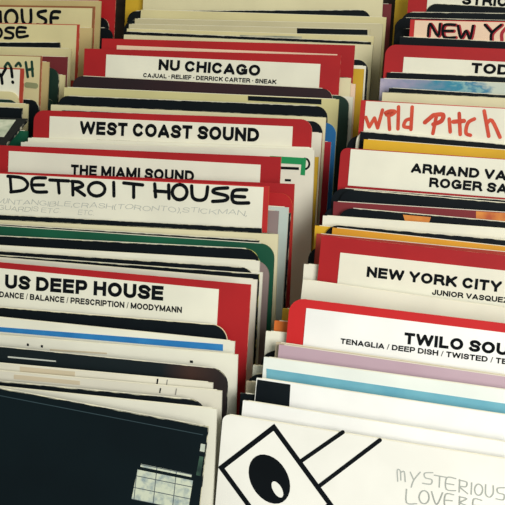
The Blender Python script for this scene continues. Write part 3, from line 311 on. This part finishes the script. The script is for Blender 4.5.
def glyph(c, w):
    """a grotesque capital: (advance, [pen lines]) with cap height 1 and pen width w"""
    h = w/2; b, t = h, 1-h; m = .52; l = h
    def R(a): return a-h
    if c == 'A': return 1.0, [[(h*.95, b), (.5, t), (1-h*.95, b)], [(.22, .30), (.78, .30)]]
    if c == 'B': return .95, [[(l, b), (l, t)], [(l, t), (.5, t)]+ell(.53, (t+m)/2, .26, (t-m)/2, 90, -90)+[(l, m)], [(.5, m)]+ell(.55, (m+b)/2, .95-h-.55, (m-b)/2, 90, -90)+[(l, b)]]
    if c == 'C': return .98, [ell(.49, .5, .49-h, .5-h, 42, 318, 24)]
    if c == 'D': return .97, [[(l, b), (l, t)], [(l, t), (.42, t)]+ell(.42, .5, .55-h, .5-h, 90, -90, 18)+[(l, b)]]
    if c == 'E': return .84, [[(l, b), (l, t)], [(l, t), (R(.84), t)], [(l, m), (R(.80), m)], [(l, b), (R(.84), b)]]
    if c == 'F': return .78, [[(l, b), (l, t)], [(l, t), (R(.78), t)], [(l, .49), (R(.72), .49)]]
    if c == 'G': return 1.03, [ell(.5, .5, .5-h, .5-h, 42, 300, 24)+[(.94-h*.3, .2), (.94-h*.3, .45)], [(.6, .45), (.94-h*.3, .45)]]
    if c == 'H': return .93, [[(l, b), (l, t)], [(R(.93), b), (R(.93), t)], [(l, m), (R(.93), m)]]
    if c == 'I': return w, [[(l, b), (l, t)]]
    if c == 'J': return .7, [[(R(.7), t), (R(.7), .32)]+ell(.35, .32, .35-h, .32-h, 0, -185, 14)]
    if c == 'K': return .97, [[(l, b), (l, t)], [(l, .33), (.93-h, t)], [(.40, .56), (.97-h, b)]]
    if c == 'L': return .77, [[(l, b), (l, t)], [(l, b), (R(.77), b)]]
    if c == 'M': return 1.12, [[(l, b), (l, t)], [(R(1.12), b), (R(1.12), t)], [(l+.02, t), (.56, b)], [(.56, b), (1.10-h, t)]]
    if c == 'N': return .94, [[(l, b), (l, t)], [(R(.94), b), (R(.94), t)], [(l, t), (R(.94), b)]]
    if c in 'OQ': return 1.04, [ell(.52, .5, .52-h, .5-h, 0, 360, 30)] + ([[(.62, .25), (.96, .02)]] if c == 'Q' else [])
    if c == 'P': return .87, [[(l, b), (l, t)], [(l, t), (.52, t)]+ell(.55, (t+.42)/2, .87-h-.55, (t-.42)/2, 90, -90)+[(l, .42)]]
    if c == 'R': return .95, [[(l, b), (l, t)], [(l, t), (.54, t)]+ell(.57, (t+.47)/2, .90-h-.57, (t-.47)/2, 90, -90)+[(l, .47)], [(.50, .47), (.72, .40), (.79, .22), (.86, b)]]
    if c == 'S': return .88, [[(.83-h*.4, .70)]+ell(.44, .735, .40-h, .265-h, 15, 180, 12)+ell(.44, .735, .40-h, .235, 180, 250, 5)+ell(.44, .28, .44-h, .225, 75, 0, 7)+ell(.44, .28, .44-h, .28-h, 0, -170, 12)]
    if c == 'T': return .86, [[(h, t), (R(.86), t)], [(.43, b), (.43, t)]]
    if c == 'U': return .93, [[(l, t), (l, .38)]+ell(.465, .38, .465-h, .38-h, 180, 360, 16)+[(R(.93), t)]]
    if c == 'V': return .95, [[(h*.95, t), (.475, b), (.95-h*.95, t)]]
    if c == 'W': return 1.38, [[(h*.9, t), (.36, b), (.69, t), (1.02, b), (1.38-h*.9, t)]]
    if c == 'X': return .95, [[(h, b), (.95-h, t)], [(h, t), (.95-h, b)]]
    if c == 'Y': return .95, [[(h*.95, t), (.475, .42), (.95-h*.95, t)], [(.475, b), (.475, .45)]]
    if c == 'Z': return .84, [[(h, t), (R(.84), t)], [(R(.84), t), (h, b)], [(h, b), (R(.84), b)]]
    if c == '/': return .34, [[(.04, .0), (.30, 1.0)]]
    if c == '.': return w, [[(h, h*.99), (h, h*1.01)]]
    if c == ',': return w, [[(h, h), (h*.6, -.1)]]
    if c in '()':
        p = ell(.34, .5, .34-h, .62, 125, 235, 8); return .30, [p if c == '(' else [(.3-x, y) for x, y in p]]
    if c == '\u00b7': return w, [[(h, .49), (h, .51)]]
    return .36, []
def text_mesh(s, a, b, cap, bold, wob=0.0):
    """print s from point a to point b (baseline) in the card plane with capitals cap high"""
    w = .085 if not bold else (.262 if bold >= 1 else .235)
    h = w/2; x = 0.0; polys = []
    for c in s:
        if c == ' ': x += .36; continue
        adv, lines = glyph(c, w)
        thin = .5 if c == '/' else 1.0
        for P in lines:
            P = [(p, q) for p, q in P]
            d0 = Vector((P[0][0]-P[1][0], P[0][1]-P[1][1])); d1 = Vector((P[-1][0]-P[-2][0], P[-1][1]-P[-2][1]))
            closed = (Vector(P[0])-Vector(P[-1])).length < 1e-6
            E = list(P)
            def ext(d):                                           # square pen ends; slanted strokes run on and are trimmed flat
                if abs(d.x) < 1e-6 or abs(d.y) < 1e-6 or c in 'CGSJR/': return h
                return 0.0 if c in 'NMZ' else 2.2*h
            if not closed:
                d0.normalize(); d1.normalize()
                E[0] = (P[0][0]+d0.x*ext(d0), P[0][1]+d0.y*ext(d0)); E[-1] = (P[-1][0]+d1.x*ext(d1), P[-1][1]+d1.y*ext(d1))
            for p, q in zip(E, E[1:]):
                d = Vector((q[0]-p[0], q[1]-p[1]))
                if d.length < 1e-6: continue
                d.normalize(); nx, nz = -d.y*h*thin, d.x*h*thin
                polys.append((x, clip([(p[0]-nx, p[1]-nz), (q[0]-nx, q[1]-nz), (q[0]+nx, q[1]+nz), (p[0]+nx, p[1]+nz)], 0 if c in 'NMAKVWXYZ' else -1, adv if c in 'NMAKVWXYZ' else 3, -.25 if c in ',()' else 0, 1.25 if c in '()' else 1)))
            for p in (P if closed else P[1:-1]):
                polys.append((x, clip([(p[0]+h*math.cos(k*math.pi/6), p[1]+h*math.sin(k*math.pi/6)) for k in range(12)], -1, 3, 0, 1)))
        x += adv + (.115 if bold else .14)
    x -= .115
    L = math.hypot(b[0]-a[0], b[1]-a[1]); ux, uz = (b[0]-a[0])/L, (b[1]-a[1])/L; sx = L/x
    bm = bmesh.new()
    for n, (x0, P) in enumerate(polys):
        if len(P) < 3: continue
        vs_ = []
        for p, q in P:
            X = (x0+p)*sx; Z = q*cap
            if wob: Z += wob*cap*math.sin(X/cap*2.3+1)+.12*cap*math.sin(X/cap*.9); X += .18*Z
            vs_.append(bm.verts.new((a[0]+X*ux-Z*uz, -(n % 4)*1.5e-6, a[1]+X*uz+Z*ux)))
        bm.faces.new(vs_)
    bmesh.ops.recalc_face_normals(bm, faces=bm.faces)
    return mesh_from(bm, 'lettering')

# ------------------------------------------------------------------ the setting
def cube_bm(bm, x0, x1, y0, y1, z0, z1):
    vs_ = [bm.verts.new((x, y, z)) for x in (x0, x1) for y in (y0, y1) for z in (z0, z1)]
    for f in ((0, 1, 3, 2), (4, 6, 7, 5), (0, 4, 5, 1), (2, 3, 7, 6), (0, 2, 6, 4), (1, 5, 7, 3)): bm.faces.new([vs_[k] for k in f])
def box(name, mat, x0, x1, y0, y1, z0, z1, parent=None, bev=.0015):
    bm = bmesh.new(); cube_bm(bm, x0, x1, y0, y1, z0, z1)
    bmesh.ops.recalc_face_normals(bm, faces=bm.faces)
    if bev: bmesh.ops.bevel(bm, geom=bm.edges[:], offset=bev, segments=2, affect='EDGES')
    return link(name, mesh_from(bm, name), parent, [mat])
o = box('floor', 'shopfloor', -3, 3.4, -3, 2.2, -.05, 0, bev=0); o['kind'] = 'structure'
o = box('wall_back', 'shopwall', -3, 3.4, 2.2, 2.3, 0, 3.4, bev=0); o['kind'] = 'structure'

# the tray that holds all three rows of records
S_ = math.sin(LEAN); C_ = math.cos(LEAN)
def empty(name, loc, label, cat, group=None):
    e = bpy.data.objects.new(name, None); e.empty_display_size = .05; col.objects.link(e); e.location = loc
    e['label'] = label; e['category'] = cat
    if group: e['group'] = group
    return e
tray = empty('record_bin', (0, 0, 0), 'dark wooden record bin holding all the rows of records', 'record bin')
X0, X1, Y0, Y1 = -.415, .735, -.585, .62
box('base_board', 'darkwood', X0, X1, Y0, Y1, Z0-.02, Z0, tray)
box('side_panel', 'darkwood', X0-.018, X0, Y0, Y1, Z0-.06, Z0+.15, tray)
box('side_panel', 'darkwood', X1, X1+.018, Y0, Y1, Z0-.06, Z0+.15, tray)
box('front_panel', 'darkwood', X0-.018, X1+.018, Y0-.018, Y0, Z0-.06, Z0+.11, tray)
bk = box('back_rest', 'darkwood', X0+.004, X1-.004, 0, .014, .003, .33, tray); bk.location = (0, .335, Z0+.01); bk.rotation_euler = (-LEAN, 0, 0)
for x in (X0+.03, X1-.03):
    for y in (Y0+.03, Y1-.03): box('leg', 'darkwood', x-.025, x+.025, y-.025, y+.025, 0, Z0-.02, tray)

# ------------------------------------------------------------------ records and dividers
BIN = {'T': 'left bin', 'L': 'middle bin', 'R': 'right bin'}
def card_matrix(it):
    rz = Matrix.Rotation(-RYAW if it['c'] == 'R' else 0.0, 4, 'Z')
    mm = rz @ Matrix.Rotation(-LEAN, 4, 'X') @ Matrix.Rotation(-it['r'], 4, 'Y')
    return Matrix.Translation(Vector(it['o'])) @ mm
DARK = {'black', 'blackteal', 'blackbrown', 'dkgreen', 'darkmaroon'}
def add_art(root, it, y):
    """lettering, pen strokes and printed patches on the front plane y of a card"""
    W, H = it['W'], it['H']
    for m, P, nm in it.get('p', ()):
        P = clip([tuple(p) for p in P], .0006, W-.0006, 0, H-.0006)
        if len(P) < 3: continue
        bm = slab(P, -.00025, -.00002, 0); ob = link(nm, mesh_from(bm, nm), root, [m])
    yy = y-.00012
    S = it.get('s', ())
    for n, (m, wd, Q) in enumerate(S):
        if n and S[n-1][0] == m: bm = keep                        # pen lines in the same ink stay in one piece of writing
        else: bm = bmesh.new()
        for q in Q:
            P = [tuple(p) for p in q[1:]]
            if q[0] == 'f': bm.faces.new([bm.verts.new((a, yy, b)) for a, b in P])
            elif q[0] == 'm': miter(bm, P, wd, yy)
            elif q[0] == 'c': brush(bm, P, wd, yy, closed=True)
            else: brush(bm, smooth(P, 4), wd, yy)
            yy -= .000016
        if n+1 < len(S) and S[n+1][0] == m: keep = bm; continue
        bmesh.ops.recalc_face_normals(bm, faces=bm.faces)
        eye = 'drawn eye' in it['l'] and m != 'pencil'
        link('drawn_eye' if eye else 'pencil_note' if m == 'pencil' else 'handwriting', mesh_from(bm, 'stroke'), root, [m]); yy -= .00004
    for (s, ax, az, bx, bz, cap, m, bold) in it.get('t', ()):
        me = text_mesh(s, (ax, az), (bx, bz), cap, bold, .06 if m == 'pencil' else 0)
        for v in me.vertices: v.co.y += y-.0002
        o = link('lettering' if bold else 'pencil_note', me, root, [m])
for it in ITEMS:
    W, H = it['W'], it['H']; cr = it.get('cr', 0)
    div = it['k'] == 'D'
    t = .0014 if div else .0024
    rim = it.get('rim') or ('rimred' if div else ('rimblack' if it['m'] in DARK else it['m']))
    bm = slab(outline(0, W, 0, H, cr), 0, t)
    nm = 'divider_card' if div else 'record_sleeve'
    root = link(nm, mesh_from(bm, nm), None, [it['m'], rim])
    root.matrix_world = card_matrix(it)
    root['label'] = it['l']; root['category'] = 'divider' if div else 'record sleeve'
    root['group'] = ('dividers in the ' if div else 'record sleeves in the ') + BIN[it['c']]
    if not div:                                                   # the paper inner sleeve showing at the mouth of the cover
        k = it.get('inner', 'black' if it['m'] in ('paperwarm',) else 'innerpaper')
        a = max(.004, cr)
        b2 = slab(outline(a, W-a, H*.5, H+.0006, 0), .0009, .0016, 0); link('inner_sleeve', mesh_from(b2, 'inner_sleeve'), root, [k])
    y = 0.0
    if 'card' in it:
        x0, x1, za, zb, h, cm = it['card']
        pts = [(x0, za-h), (x1, zb-h), (x1, zb), (x0, za)]
        bm = slab(pts, -.0005, -.00001, 1); ob = link('title_card', mesh_from(bm, 'title_card'), root, [cm, 'cardrim'])
        add_art(ob, it, -.0005)
    else: add_art(root, it, 0.0)

# black record lying flat on the front of the left bin, with the sleeves it rests on
cx, cy, cz = FLAT['c']
bm = slab([(cx-.315, cy-.315), (cx, cy-.315), (cx, cy), (cx-.315, cy)], 0, .003)
me = mesh_from(bm, 'record_sleeve')
def flat(v): return (v.co.x-cx, v.co.z-cy, v.co.y)
for v in me.vertices: v.co = flat(v)
fl = link('record_sleeve', me, None, ['blackplain', 'rimblack']); fl.location = (cx, cy, cz)
fl['label'] = 'black record cover with a white panel lying flat at the left edge'; fl['category'] = 'record sleeve'; fl['group'] = 'record sleeves in the left bin'
bm = bmesh.new(); P = FLAT['patch']
a = [bm.verts.new((x, y, .00305)) for x, y in P]; b = [bm.verts.new((x, y, .0033)) for x, y in P]
bm.faces.new(b); bm.faces.new(a[::-1])
for k in range(4): bm.faces.new((a[k], a[(k+1) % 4], b[(k+1) % 4], b[k]))
bmesh.ops.recalc_face_normals(bm, faces=bm.faces)
link('white_panel', mesh_from(bm, 'white_panel'), fl, ['patchgrey'])
for k, dy in enumerate((.05, .11, .17, .23)):
    H = .3135; bm = slab(outline(0, .312, 0, H, 0), 0, .0024)
    s = link('record_sleeve', mesh_from(bm, 'record_sleeve'), None, ['black', 'rimblack'])
    s.matrix_world = Matrix.Translation((cx-.317, cy-dy-H*S_, Z0+.0024*S_+.0003)) @ Matrix.Rotation(-LEAN, 4, 'X')
    s['label'] = 'black sleeve standing underneath the flat-lying black record cover'; s['category'] = 'record sleeve'; s['group'] = 'sleeves under the flat record'
